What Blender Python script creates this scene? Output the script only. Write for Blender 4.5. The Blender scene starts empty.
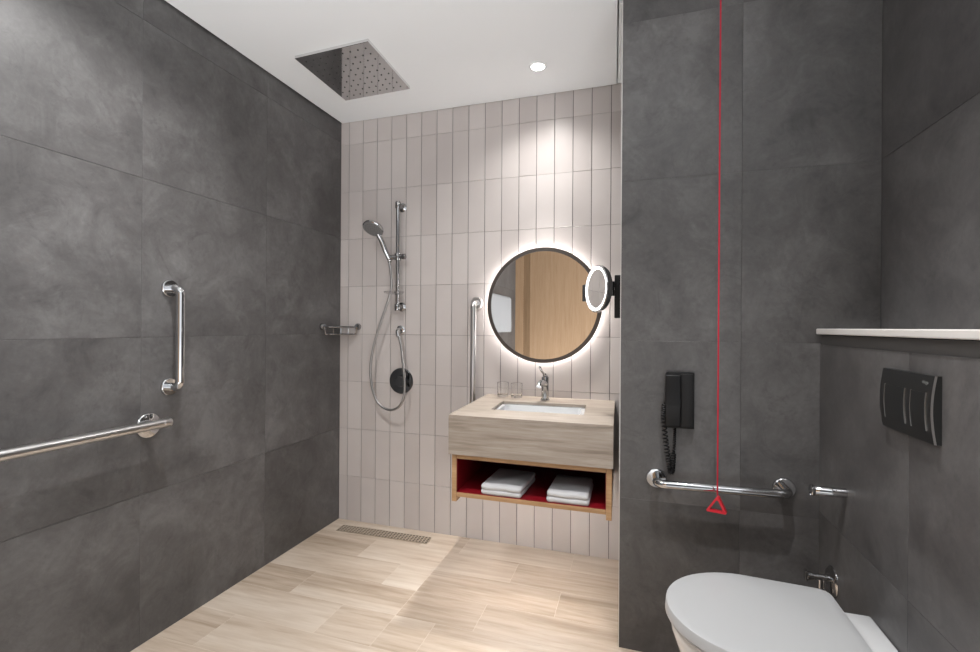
import bpy, bmesh, math, random
from mathutils import Vector, Matrix
random.seed(7)
SC = bpy.context.scene
COL = SC.collection
PI = math.pi

# ------------------------------------------------------------------ room dimensions
XL, YB, ZC = -1.7204, 2.4438, 2.3937          # left wall, tiled back wall, dropped ceiling
YP, XP, XR, XLEDGE = 1.782, -0.0565, 0.734, 0.570   # pier face, pier corner, right wall, cistern wall
YR = -1.93                                    # rear wall behind the viewer

# ------------------------------------------------------------------ object helpers
def tag(o, label=None, cat=None, group=None, kind=None):
    if label: o['label'] = label
    if cat: o['category'] = cat
    if group: o['group'] = group
    if kind: o['kind'] = kind
    return o

def thing(name, label, cat, loc, group=None):
    o = bpy.data.objects.new(name, None)
    COL.objects.link(o)
    o.empty_display_size = 0.05
    o.location = loc
    return tag(o, label, cat, group)

def wloc(o):
    v = Vector((0, 0, 0))
    while o is not None:
        v += Vector(o.location)
        o = o.parent
    return v

def obj(name, bm, mats, parent=None, smooth=35, origin=None):
    """link a bmesh given in world coordinates as ONE mesh object"""
    me = bpy.data.meshes.new(name)
    off = wloc(parent) if parent else Vector(origin or (0, 0, 0))
    bmesh.ops.translate(bm, verts=bm.verts, vec=-off)
    bmesh.ops.recalc_face_normals(bm, faces=bm.faces)
    bm.to_mesh(me)
    bm.free()
    for m in (mats if isinstance(mats, (list, tuple)) else [mats]):
        me.materials.append(m)
    if smooth:
        for p in me.polygons:
            p.use_smooth = True
        me.set_sharp_from_angle(angle=math.radians(smooth))
    o = bpy.data.objects.new(name, me)
    COL.objects.link(o)
    if parent: o.parent = parent
    elif origin: o.location = origin
    return o

def struct(name, bm, mats, smooth=0):
    return tag(obj(name, bm, mats, None, smooth), kind='structure')

def BM():
    return bmesh.new()

def add_box(bm, x0, x1, y0, y1, z0, z1, bevel=0.0, seg=2, mi=0):
    b = bmesh.new()
    vs = [b.verts.new((x, y, z)) for x in (x0, x1) for y in (y0, y1) for z in (z0, z1)]
    for f in ((0, 1, 3, 2), (4, 6, 7, 5), (0, 4, 5, 1), (2, 3, 7, 6), (0, 2, 6, 4), (1, 5, 7, 3)):
        b.faces.new([vs[i] for i in f])
    if bevel:
        bmesh.ops.bevel(b, geom=b.edges[:], offset=bevel, segments=seg, profile=0.5, affect='EDGES')
    merge(bm, b, mi)
    return bm

def merge(bm, b, mi=0, mat=None):
    if mat is not None:
        bmesh.ops.transform(b, matrix=mat, verts=b.verts)
    m = {}
    for v in b.verts: m[v] = bm.verts.new(v.co)
    for f in b.faces:
        try:
            nf = bm.faces.new([m[v] for v in f.verts])
            nf.material_index = mi
        except ValueError:
            pass
    b.free()

def box(*a, **k):
    return add_box(BM(), *a, **k)

def add_tube(bm, pts, r, seg=16, caps=True, closed=False, mi=0):
    """sweep a circle along points; r may be a number or one radius per point"""
    pts = [Vector(p) for p in pts]
    n = len(pts)
    rs = r if isinstance(r, (list, tuple)) else [r] * n
    T = []
    for i in range(n):
        if closed: t = pts[(i + 1) % n] - pts[i - 1]
        else: t = pts[min(i + 1, n - 1)] - pts[max(i - 1, 0)]
        T.append(t.normalized())
    up = Vector((0, 0, 1)) if abs(T[0].z) < 0.9 else Vector((0, 1, 0))
    u = (up - T[0] * up.dot(T[0])).normalized()
    rings = []
    for i in range(n):
        u = (u - T[i] * u.dot(T[i])).normalized()
        w = T[i].cross(u)
        rings.append([bm.verts.new(pts[i] + (u * math.cos(2 * PI * k / seg) + w * math.sin(2 * PI * k / seg)) * rs[i]) for k in range(seg)])
    for i in range(n if closed else n - 1):
        a, b = rings[i], rings[(i + 1) % n]
        for k in range(seg):
            f = bm.faces.new((a[k], a[(k + 1) % seg], b[(k + 1) % seg], b[k]))
            f.material_index = mi
    if caps and not closed:
        bm.faces.new(rings[0][::-1]).material_index = mi
        bm.faces.new(rings[-1]).material_index = mi
    return bm

def tube(*a, **k):
    return add_tube(BM(), *a, **k)

def add_lathe(bm, prof, origin, axis=(0, 0, 1), seg=40, mi=0):
    """revolve (radius, height) pairs about an axis through origin"""
    ax = Vector(axis).normalized()
    u = ax.orthogonal().normalized()
    w = ax.cross(u)
    o = Vector(origin)
    rings = []
    for r, h in prof:
        if r < 1e-6: rings.append([bm.verts.new(o + ax * h)])
        else: rings.append([bm.verts.new(o + ax * h + (u * math.cos(2 * PI * k / seg) + w * math.sin(2 * PI * k / seg)) * r) for k in range(seg)])
    for a, b in zip(rings, rings[1:]):
        for k in range(seg):
            k2 = (k + 1) % seg
            if len(a) == 1 and len(b) == 1: continue
            if len(a) == 1: f = bm.faces.new((a[0], b[k2], b[k]))
            elif len(b) == 1: f = bm.faces.new((a[k], a[k2], b[0]))
            else: f = bm.faces.new((a[k], a[k2], b[k2], b[k]))
            f.material_index = mi
    return bm

def lathe(*a, **k):
    return add_lathe(BM(), *a, **k)

def loft(bm, loops, cap0=True, cap1=True, mi=0):
    rings = [[bm.verts.new(p) for p in L] for L in loops]
    n = len(rings[0])
    for a, b in zip(rings, rings[1:]):
        for k in range(n):
            f = bm.faces.new((a[k], a[(k + 1) % n], b[(k + 1) % n], b[k]))
            f.material_index = mi
    if cap0: bm.faces.new(rings[0][::-1]).material_index = mi
    if cap1: bm.faces.new(rings[-1]).material_index = mi
    return bm

def fillet(pts, r, n=8):
    """polyline with rounded corners"""
    pts = [Vector(p) for p in pts]
    out = [pts[0]]
    for i in range(1, len(pts) - 1):
        a, b, c = pts[i - 1], pts[i], pts[i + 1]
        d1, d2 = (a - b).normalized(), (c - b).normalized()
        ang = d1.angle(d2)
        L = min(r / math.tan(ang / 2), (a - b).length * 0.49, (c - b).length * 0.49)
        rr = L * math.tan(ang / 2)
        cen = b + (d1 + d2).normalized() * (rr / math.sin(ang / 2))
        v0, v1 = b + d1 * L - cen, b + d2 * L - cen
        tot = v0.angle(v1)
        axn = v0.cross(v1).normalized()
        for k in range(n + 1):
            out.append(cen + Matrix.Rotation(tot * k / n, 3, axn) @ v0)
    out.append(pts[-1])
    return out

def spline(pts, n=8):
    """Catmull-Rom through points"""
    P = [Vector(p) for p in pts]
    P = [P[0] * 2 - P[1]] + P + [P[-1] * 2 - P[-2]]
    out = []
    for i in range(1, len(P) - 2):
        for k in range(n):
            t = k / n
            a, b, c, d = P[i - 1], P[i], P[i + 1], P[i + 2]
            out.append(0.5 * (2 * b + (c - a) * t + (2 * a - 5 * b + 4 * c - d) * t * t + (3 * b - a - 3 * c + d) * t ** 3))
    out.append(P[-2])
    return out

def quad_prism(bm, q, z0, z1, bevel=0.0, mi=0, hole=None):
    """vertical prism on a quadrilateral footprint"""
    b = bmesh.new()
    lo = [b.verts.new((x, y, z0)) for x, y in q]
    hi = [b.verts.new((x, y, z1)) for x, y in q]
    n = len(q)
    b.faces.new(lo[::-1]); b.faces.new(hi)
    for k in range(n):
        b.faces.new((lo[k], lo[(k + 1) % n], hi[(k + 1) % n], hi[k]))
    if bevel: bmesh.ops.bevel(b, geom=b.edges[:], offset=bevel, segments=2, profile=0.5, affect='EDGES')
    merge(bm, b, mi)
    return bm

# ------------------------------------------------------------------ materials
def new_mat(name):
    m = bpy.data.materials.new(name)
    m.use_nodes = True
    nt = m.node_tree
    return m, nt, nt.nodes['Principled BSDF']

def simple(name, col, rough=0.5, metal=0.0, spec=0.5, coat=0.0, emit=None, estr=0.0):
    m, nt, p = new_mat(name)
    p.inputs['Base Color'].default_value = (*col, 1)
    p.inputs['Roughness'].default_value = rough
    p.inputs['Metallic'].default_value = metal
    p.inputs['Specular IOR Level'].default_value = spec
    p.inputs['Coat Weight'].default_value = coat
    if emit:
        p.inputs['Emission Color'].default_value = (*emit, 1)
        p.inputs['Emission Strength'].default_value = estr
    return m

def N(nt, kind, **inp):
    n = nt.nodes.new(kind)
    for k, v in inp.items():
        n.inputs[k.replace('_', ' ')].default_value = v
    return n

def math_node(nt, op, a, b=None):
    n = nt.nodes.new('ShaderNodeMath')
    n.operation = op
    for i, v in enumerate((a, b)):
        if v is None: continue
        if isinstance(v, (int, float)): n.inputs[i].default_value = v
        else: nt.links.new(v, n.inputs[i])
    return n.outputs[0]

def ramp(nt, fac, stops):
    r = nt.nodes.new('ShaderNodeValToRGB')
    els = r.color_ramp.elements
    while len(els) < len(stops): els.new(0.5)
    for e, (p, c) in zip(els, stops):
        e.position = p
        e.color = (*c, 1)
    nt.links.new(fac, r.inputs[0])
    return r.outputs[0]

def pos_plus_tone(nt, scale=(1, 1, 1), shift=7.0):
    """object position, moved by each tile's own number so the pattern breaks at joints"""
    g = nt.nodes.new('ShaderNodeTexCoord')
    a = nt.nodes.new('ShaderNodeAttribute')
    a.attribute_name = 'tone'
    mul = nt.nodes.new('ShaderNodeVectorMath'); mul.operation = 'MULTIPLY'
    nt.links.new(g.outputs['Object'], mul.inputs[0])
    mul.inputs[1].default_value = scale
    off = math_node(nt, 'MULTIPLY', a.outputs['Fac'], shift)
    cmb = nt.nodes.new('ShaderNodeCombineXYZ')
    for i in range(3): nt.links.new(off, cmb.inputs[i])
    add = nt.nodes.new('ShaderNodeVectorMath'); add.operation = 'ADD'
    nt.links.new(mul.outputs[0], add.inputs[0])
    nt.links.new(cmb.outputs[0], add.inputs[1])
    return add.outputs[0], a.outputs['Fac']

def concrete(name, dark, mid, light, rough=0.42):
    """mottled grey stoneware tile"""
    m, nt, p = new_mat(name)
    vec, tone = pos_plus_tone(nt, (1, 1, 1), 9.0)
    n1 = N(nt, 'ShaderNodeTexNoise', Scale=2.1, Detail=9.0, Roughness=0.62, Distortion=0.5)
    n2 = N(nt, 'ShaderNodeTexNoise', Scale=7.0, Detail=8.0, Roughness=0.7, Distortion=0.9)
    n3 = N(nt, 'ShaderNodeTexNoise', Scale=60.0, Detail=3.0, Roughness=0.6)
    for n in (n1, n2, n3): nt.links.new(vec, n.inputs['Vector'])
    s = math_node(nt, 'ADD', math_node(nt, 'MULTIPLY', n1.outputs['Fac'], 0.56), math_node(nt, 'MULTIPLY', n2.outputs['Fac'], 0.34))
    s = math_node(nt, 'ADD', s, math_node(nt, 'MULTIPLY', n3.outputs['Fac'], 0.10))
    s = math_node(nt, 'ADD', s, math_node(nt, 'MULTIPLY', math_node(nt, 'SUBTRACT', tone, 0.5), 0.02))
    c = ramp(nt, s, [(0.385, dark), (0.5, mid), (0.615, light)])
    # trowel smears and worn flecks with edges of their own
    n4 = N(nt, 'ShaderNodeTexNoise', Scale=5.5, Detail=12.0, Roughness=0.78, Distortion=1.6)
    n5 = N(nt, 'ShaderNodeTexNoise', Scale=26.0, Detail=6.0, Roughness=0.75, Distortion=0.6)
    nt.links.new(vec, n4.inputs['Vector']); nt.links.new(vec, n5.inputs['Vector'])
    k4 = ramp(nt, n4.outputs['Fac'], [(0.36, (0.80, 0.80, 0.80)), (0.47, (1, 1, 1)), (0.56, (1.0, 1.0, 1.0)), (0.66, (1.16, 1.16, 1.16))])
    k5 = ramp(nt, n5.outputs['Fac'], [(0.30, (0.82, 0.82, 0.82)), (0.40, (1, 1, 1)), (0.66, (1, 1, 1)), (0.74, (1.12, 1.12, 1.12))])
    for kk in (k4, k5):
        mm = nt.nodes.new('ShaderNodeVectorMath'); mm.operation = 'MULTIPLY'
        nt.links.new(c, mm.inputs[0]); nt.links.new(kk, mm.inputs[1])
        c = mm.outputs[0]
    nt.links.new(c, p.inputs['Base Color'])
    r = math_node(nt, 'ADD', rough - 0.08, math_node(nt, 'MULTIPLY', n2.outputs['Fac'], 0.16))
    nt.links.new(r, p.inputs['Roughness'])
    return m

def wood(name, c0, c1, c2, scale, rough=0.45, band=0.5, tonek=0.3, shift=11.0):
    """long grain; scale stretches the noise, the long direction having the small number"""
    m, nt, p = new_mat(name)
    vec, tone = pos_plus_tone(nt, scale, shift)
    n1 = N(nt, 'ShaderNodeTexNoise', Scale=1.0, Detail=5.0, Roughness=0.55, Distortion=0.8)
    n2 = N(nt, 'ShaderNodeTexNoise', Scale=4.0, Detail=6.0, Roughness=0.65, Distortion=0.4)
    nt.links.new(vec, n1.inputs['Vector']); nt.links.new(vec, n2.inputs['Vector'])
    s = math_node(nt, 'ADD', math_node(nt, 'MULTIPLY', n1.outputs['Fac'], band), math_node(nt, 'MULTIPLY', n2.outputs['Fac'], 1 - band))
    s = math_node(nt, 'ADD', s, math_node(nt, 'MULTIPLY', math_node(nt, 'SUBTRACT', tone, 0.5), tonek))
    c = ramp(nt, s, [(0.34, c0), (0.5, c1), (0.66, c2)])
    nt.links.new(c, p.inputs['Base Color'])
    p.inputs['Roughness'].default_value = rough
    return m

def glazed(name, c0, c1, rough=0.3):
    m, nt, p = new_mat(name)
    vec, tone = pos_plus_tone(nt, (1, 1, 1), 5.0)
    n1 = N(nt, 'ShaderNodeTexNoise', Scale=5.0, Detail=3.0, Roughness=0.5)
    nt.links.new(vec, n1.inputs['Vector'])
    s = math_node(nt, 'ADD', math_node(nt, 'MULTIPLY', n1.outputs['Fac'], 0.5), math_node(nt, 'MULTIPLY', tone, 0.5))
    nt.links.new(ramp(nt, s, [(0.2, c0), (0.8, c1)]), p.inputs['Base Color'])
    p.inputs['Roughness'].default_value = rough
    p.inputs['Specular IOR Level'].default_value = 0.4
    return m

def clear(name, tint=(1, 1, 1), amount=1.0):
    m = bpy.data.materials.new(name)
    m.use_nodes = True
    nt = m.node_tree
    nt.nodes.clear()
    out = nt.nodes.new('ShaderNodeOutputMaterial')
    tr = nt.nodes.new('ShaderNodeBsdfTransparent'); tr.inputs[0].default_value = (*tint, 1)
    gl = nt.nodes.new('ShaderNodeBsdfGlossy'); gl.inputs['Roughness'].default_value = 0.03
    lw = nt.nodes.new('ShaderNodeLayerWeight'); lw.inputs[0].default_value = 0.5
    mx = nt.nodes.new('ShaderNodeMixShader')
    fc = math_node(nt, 'POWER', lw.outputs['Facing'], 2.0)
    fc = math_node(nt, 'ADD', math_node(nt, 'MULTIPLY', fc, 0.75 * amount), 0.06)
    nt.links.new(fc, mx.inputs[0])
    nt.links.new(tr.outputs[0], mx.inputs[1]); nt.links.new(gl.outputs[0], mx.inputs[2])
    nt.links.new(mx.outputs[0], out.inputs[0])
    return m

def cloth(name, col):
    m, nt, p = new_mat(name)
    p.inputs['Base Color'].default_value = (*col, 1)
    p.inputs['Roughness'].default_value = 0.95
    p.inputs['Specular IOR Level'].default_value = 0.1
    g = nt.nodes.new('ShaderNodeTexCoord')
    n = N(nt, 'ShaderNodeTexNoise', Scale=420.0, Detail=2.0)
    b = N(nt, 'ShaderNodeBump', Strength=0.5, Distance=0.002)
    nt.links.new(g.outputs['Object'], n.inputs['Vector'])
    nt.links.new(n.outputs['Fac'], b.inputs['Height'])
    nt.links.new(b.outputs[0], p.inputs['Normal'])
    return m

M = dict(
    stone=concrete('grey_stoneware', (0.062, 0.059, 0.059), (0.096, 0.092, 0.0915), (0.142, 0.138, 0.137)),
    grout_dark=simple('dark_grout', (0.08, 0.077, 0.076), 0.9),
    tile=glazed('pale_glazed_tile', (0.521, 0.477, 0.459), (0.608, 0.564, 0.544)),
    grout=simple('grey_grout', (0.17, 0.158, 0.152), 0.9),
    floor=wood('wood_look_tile', (0.330, 0.250, 0.180), (0.500, 0.408, 0.322), (0.620, 0.540, 0.455), (0.75, 9.0, 1.0), 0.4, 0.58, 0.34),
    floor_grout=simple('pale_grout', (0.68, 0.60, 0.51), 0.85),
    plaster=simple('white_plaster', (0.885, 0.90, 0.91), 0.8, spec=0.2),
    stone_white=simple('white_composite', (0.74, 0.72, 0.69), 0.35),
    chrome=simple('chrome', (0.56, 0.565, 0.575), 0.07, 1.0),
    shade_chrome=simple('chrome_dark_reflection', (0.34, 0.34, 0.345), 0.10, 1.0),  # chrome darkened to stand in for the dark room it mirrors
    steel=simple('satin_steel', (0.60, 0.595, 0.59), 0.28, 1.0),
    trim=simple('aluminium_trim', (0.72, 0.70, 0.67), 0.35, 0.6),
    dark_chrome=simple('dark_chrome', (0.16, 0.165, 0.17), 0.12, 1.0),
    plate_chrome=simple('polished_plate', (0.74, 0.74, 0.74), 0.05, 1.0),
    nozzle=simple('rubber_nozzle', (0.03, 0.03, 0.03), 0.6),
    black=simple('black_plastic', (0.006, 0.006, 0.0065), 0.4, spec=0.3),
    black_soft=simple('dark_plastic', (0.010, 0.010, 0.0105), 0.5, spec=0.3),
    bronze=simple('dark_bronze', (0.10, 0.088, 0.08), 0.35, 0.7),
    mirror=simple('mirror_silver', (0.88, 0.88, 0.87), 0.01, 1.0),
    led=simple('led_strip', (1, 1, 1), 0.5, emit=(1.0, 0.96, 0.93), estr=44.0),
    led_ring=simple('led_ring', (1, 1, 1), 0.5, emit=(1.0, 0.98, 0.96), estr=2.6),
    added_led=simple('added_shelf_led', (1, 1, 1), 0.5, emit=(1.0, 1.0, 1.0), estr=74.0),
    lamp=simple('lamp_lens', (1, 1, 1), 0.5, emit=(1.0, 0.97, 0.93), estr=14.0),
    red=simple('red_plastic', (0.62, 0.012, 0.03), 0.35),
    red_cord=simple('red_cord', (0.50, 0.012, 0.035), 0.7),
    ceramic=simple('white_ceramic', (0.72, 0.725, 0.73), 0.12, coat=0.3),
    seat=simple('white_duroplast', (0.45, 0.455, 0.46), 0.28),
    counter=wood('counter_stone', (0.205, 0.163, 0.125), (0.340, 0.286, 0.236), (0.430, 0.376, 0.324), (1.6, 10.0, 26.0), 0.4, 0.5, 0.0),
    oak=wood('oak_edge', (0.34, 0.19, 0.085), (0.46, 0.275, 0.135), (0.56, 0.36, 0.20), (2.0, 30.0, 30.0), 0.5, 0.5, 0.0),
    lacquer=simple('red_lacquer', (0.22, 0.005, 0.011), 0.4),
    red_shaded=simple('shaded_red_lining', (0.022, 0.003, 0.007), 0.5),  # red lining darkened to stand in for shade inside the box
    towel=cloth('white_towelling', (0.60, 0.60, 0.61)),
    glass=simple('clear_glass', (1, 1, 1), 0.0),
    acrylic=clear('clear_acrylic', (0.93, 0.93, 0.93), 1.2),
    grate=simple('steel_grate', (0.58, 0.49, 0.39), 0.45, 0.5),
    drain_dark=simple('drain_channel', (0.03, 0.026, 0.022), 0.8),
    door=wood('door_veneer', (0.359, 0.226, 0.129), (0.406, 0.261, 0.152), (0.452, 0.300, 0.183), (30.0, 30.0, 1.5), 0.5, 0.5, 0.0),
    recess_shade=wood('recess_shade_veneer', (0.218, 0.133, 0.070), (0.265, 0.164, 0.090), (0.312, 0.195, 0.109), (30.0, 30.0, 1.5), 0.5, 0.5, 0.0),  # veneer darkened to stand in for a shadowed recess
    logo=simple('pale_lettering', (0.17, 0.175, 0.17), 0.5),
)

M['glass'].node_tree.nodes['Principled BSDF'].inputs['Transmission Weight'].default_value = 1.0
M['glass'].node_tree.nodes['Principled BSDF'].inputs['IOR'].default_value = 1.45

# ------------------------------------------------------------------ tiled surfaces
def tiled(origin, u, v, n, us, vs, gap_u, gap_v, thick=0.006, tilt=0.0, bev=0.0006, back=0.12, ext=(0.05, 0.05)):
    """a wall: grouted backing slab plus one plate per tile; material 0 grout, 1 tile"""
    bm = BM()
    lay = bm.faces.layers.float.new('tone')
    o, u, v, n = Vector(origin), Vector(u), Vector(v), Vector(n)
    u0, u1, v0, v1 = us[0], us[-1], vs[0], vs[-1]
    def pt(a, b, d): return o + u * a + v * b + n * d
    slab = [[bm.verts.new(pt(a, b, d)) for a, b in ((u0 - ext[0], v0 - .03), (u1 + ext[1], v0 - .03), (u1 + ext[1], v1 + .03), (u0 - ext[0], v1 + .03))] for d in (-back, -thick * 0.55)]
    bm.faces.new(slab[0][::-1]); bm.faces.new(slab[1])
    for k in range(4):
        bm.faces.new((slab[0][k], slab[0][(k + 1) % 4], slab[1][(k + 1) % 4], slab[1][k]))
    for i in range(len(us) - 1):
        for j in range(len(vs) - 1):
            a0, a1, b0, b1 = us[i] + gap_u / 2, us[i + 1] - gap_u / 2, vs[j] + gap_v / 2, vs[j + 1] - gap_v / 2
            t = random.random()
            du, dv = random.uniform(-tilt, tilt), random.uniform(-tilt, tilt)
            am, bmid = (a0 + a1) / 2, (b0 + b1) / 2
            r0 = [bm.verts.new(pt(a, b, -thick * 0.7)) for a, b in ((a0, b0), (a1, b0), (a1, b1), (a0, b1))]
            e = bev
            r1 = [bm.verts.new(pt(a, b, -e * 0.6)) for a, b in ((a0, b0), (a1, b0), (a1, b1), (a0, b1))]
            r2 = [bm.verts.new(pt(a, b, (a - am) * du + (b - bmid) * dv)) for a, b in ((a0 + e, b0 + e), (a1 - e, b0 + e), (a1 - e, b1 - e), (a0 + e, b1 - e))]
            fs = [bm.faces.new(r2)]
            for A, B_ in ((r0, r1), (r1, r2)):
                for k in range(4):
                    fs.append(bm.faces.new((A[k], A[(k + 1) % 4], B_[(k + 1) % 4], B_[k])))
            for f in fs:
                f.material_index = 1
                f[lay] = t
    return bm

zs = [0.0, 0.549, 1.123, 1.703, 2.28, 2.52]
ys = [YR, -1.752, -1.152, -0.552, 0.048, 0.648, 1.248, 1.848, YB]
struct('wall_left', tiled((XL, 0, 0), (0, 1, 0), (0, 0, 1), (1, 0, 0), ys, zs, 0.0006, 0.0011), [M['grout_dark'], M['stone']])

t0, tw = -1.6631, 0.0958
us = [XL] + [t0 + i * tw for i in range(18)] + [0.06]
vs = [0.0] + [0.267 + 0.2847 * k for k in range(8)] + [2.4]
struct('wall_back', tiled((0, YB, 0), (1, 0, 0), (0, 0, 1), (0, -1, 0), us, vs, 0.0034, 0.0015, bev=0.0012, tilt=0.006), [M['grout'], M['tile']])

px = [XP, 0.3385, XR + 0.0]
bmp = tiled((0, YP, 0), (1, 0, 0), (0, 0, 1), (0, -1, 0), px, zs, 0.0006, 0.0004, back=YB - YP, ext=(-0.001, 0.05))
struct('wall_centre', bmp, [M['grout_dark'], M['stone']])
YO = -0.35                                    # everything behind the viewer is left open except what the mirrors show
YW = 0.55
ysr = [YW, 1.2, YP]
struct('wall_right', tiled((XR, 0, 0), (0, 1, 0), (0, 0, 1), (-1, 0, 0), ysr, [1.153, 1.706, 2.52], 0.001, 0.001, back=0.1, ext=(0, 0.05)), [M['grout_dark'], M['stone']])
struct('wall_cistern', tiled((XLEDGE, 0, 0), (0, 1, 0), (0, 0, 1), (-1, 0, 0), [YW, 0.66, 1.257, YP], [0.0, 0.576, 1.12], 0.0007, 0.001, back=XR + 0.1 - XLEDGE, ext=(0, 0.05)), [M['grout_dark'], M['stone']])
# white composite ledge over the cistern wall
struct('trim_1', box(XLEDGE - 0.012, XR, YW, YP, 1.1525, 1.171, bevel=0.003), M['stone_white'], 0)
# aluminium edge trim on the wall corner
struct('trim_2', box(XP - 0.0026, XP - 0.0002, YP - 0.001, YP + 0.008, 0.0, 2.52), M['trim'], 35)

# rear wall, seen only in the mirrors
d1 = box(-1.50, -0.30, YR - 0.05, YR + 0.0, 0.0, 2.52)
struct('door_1', d1, M['door'])
bm = box(-1.60, -1.50, YR - 0.05, YR + 0.004, 0.0, 2.52)
struct('recess_shade_strip', bm, M['recess_shade'])  # flat strip, the recess shade is put into its colour
struct('trim_3', box(XL, -1.60, YR - 0.05, YR + 0.012, 0.0, 2.52), M['door'])

# floor: wood-look planks laid along the back wall
bm = BM()
lay = bm.faces.layers.float.new('tone')
add_box(bm, XL - .1, XR + .1, -0.45, YB + .1, -0.12, -0.0003)
def plank(x0, x1, y0, y1, t):
    g = 0.0007
    x0, x1, y0, y1 = x0 + g, x1 - g, y0 + g, y1 - g
    lo = [bm.verts.new((x, y, -0.004)) for x, y in ((x0, y0), (x1, y0), (x1, y1), (x0, y1))]
    hi = [bm.verts.new((x, y, 0.0)) for x, y in ((x0, y0), (x1, y0), (x1, y1), (x0, y1))]
    fs = [bm.faces.new(hi)] + [bm.faces.new((lo[k], lo[(k + 1) % 4], hi[(k + 1) % 4], hi[k])) for k in range(4)]
    for f in fs:
        f.material_index = 1
        f[lay] = t
rows = [-0.445, -0.25, -0.055, 0.14, 0.335, 0.53, 0.725, 0.92, 1.115, 1.31, 1.505, 1.70, 1.885, 2.075, 2.265, YB]
SEAM = -0.925
rightcuts = {14: [-0.87, -0.30], 13: [-0.55], 12: [-0.312], 11: [-0.595], 10: [-0.75, -0.1]}
leftcuts = {14: [-1.1], 13: [-1.35], 12: [-1.10], 11: [-1.447], 10: [-1.17]}
tone_fix = {(11, 'r', 0): 0.30, (12, 'r', 0): 0.42, (13, 'r', 0): 0.52, (12, 'r', 1): 0.4, (11, 'r', 1): 0.45, (10, 'r', 0): 0.5, (14, 'r', 1): 0.66, (14, 'r', 2): 0.7, (14, 'r', 0): 0.4,
            (11, 'l', 0): 0.32, (10, 'l', 0): 0.62, (11, 'l', 1): 0.5, (12, 'l', 1): 0.66}
for r in range(len(rows) - 1):
    y0, y1 = rows[r], rows[r + 1]
    if r >= 10:
        for side, (a, b), cuts in (('l', (XL, SEAM), leftcuts.get(r, [])), ('r', (SEAM, XR), rightcuts.get(r, []))):
            xs = [a] + cuts + [b]
            for k in range(len(xs) - 1):
                plank(xs[k], xs[k + 1], y0, y1, tone_fix.get((r, side, k), random.uniform(0.38, 0.68)))
    else:
        off = (r * 0.42) % 1.2
        xs = [XL] + [x for x in (XL + off - 0.0 + 1.2 * k for k in range(4)) if XL + .05 < x < XR - .05] + [XR]
        for k in range(len(xs) - 1):
            plank(xs[k], xs[k + 1], y0, y1, random.uniform(0.35, 0.7))
struct('floor', bm, [M['floor_grout'], M['floor']])

# ceiling: dropped white slab with a shadow gap, plain ceiling above
bm = BM()
quad_prism(bm, [(XL + 0.012, YO), (-0.052, YO), (-0.052, 1.3), (-0.078, 1.84), (-0.1065, YB - 0.006), (XL + 0.012, YB - 0.006)], ZC, ZC + 0.05)
add_box(bm, XL - .1, XR + .1, YO, YB + .1, 2.52, 2.62)
quad_prism(bm, [(-0.0725, 1.84), (-0.060, 1.84), (-0.060, YB - 0.006), (-0.1005, YB - 0.006)], ZC + 0.005, ZC + 0.05)
add_box(bm, -0.2, XP, YB - 0.004, YB + 0.02, 2.4005, 2.52)
struct('ceiling', bm, M['plaster'])

# ------------------------------------------------------------------ grab rails
def flange(c, axis, r, name, parent, mat=None, depth=0.009):
    r *= 1.06
    prof = [(0, 0.0), (r, 0.0), (r, 0.004), (r * 0.96, depth * 0.8), (r * 0.9, depth), (0, depth)]
    return obj(name, lathe(prof, c, axis, 36), mat or M['chrome'], parent)

def u_rail(name, label, p0, p1, out, s, rad, fr, mat, bend=0.045):
    p0, p1, out = Vector(p0), Vector(p1), Vector(out)
    t = thing(name, label, 'grab rail', p0)
    pts = fillet([p0 + out * 0.004, p0 + out * s, p1 + out * s, p1 + out * 0.004], bend, 10)
    obj('bar', tube(pts, rad, 20), mat, t)
    flange(p0, out, fr, 'flange', t, mat)
    flange(p1, out, fr, 'flange', t, mat)
    return t

u_rail('grab_rail', 'short upright chrome grab rail on the dark left wall', (XL, 1.355, 0.931), (XL, 1.355, 1.309), (1, 0, 0), 0.058, 0.0155, 0.032, M['chrome'], 0.042)
u_rail('grab_rail', 'upright steel grab rail on pale tiles beside the round mirror', (-0.842, YB, 0.72), (-0.842, YB, 1.30), (0, -1, 0), 0.06, 0.0155, 0.032, M['steel'], 0.042)
u_rail('grab_rail', 'short level chrome grab rail on grey wall behind the toilet, below the phone', (0.0685, YP, 0.633), (0.469, YP, 0.640), (0, -1, 0), 0.068, 0.0145, 0.033, M['chrome'], 0.05)

t = thing('support_rail', 'long level satin steel rail with straight end on the dark left wall', 'grab rail', (XL, 1.2745, 0.81))
obj('bar', tube([(XL + 0.062, 0.30, 0.808), (XL + 0.062, 1.280, 0.808)], 0.0165, 24), M['steel'], t)
obj('end_cap', lathe([(0, 0), (0.0158, 0), (0.0158, 0.002), (0.0168, 0.003), (0.0168, 0.030), (0.0155, 0.0325), (0, 0.0325)], (XL + 0.062, 1.280, 0.808), (0, 1, 0), 24), M['steel'], t)
for yy in (1.2745, 0.42):
    f = flange((XL, yy, 0.798), (1, 0, 0), 0.044, 'flange', t)
    obj('post', tube([(XL + 0.006, yy, 0.800), (XL + 0.058, yy, 0.808)], 0.013, 20), M['chrome'], f)

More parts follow.
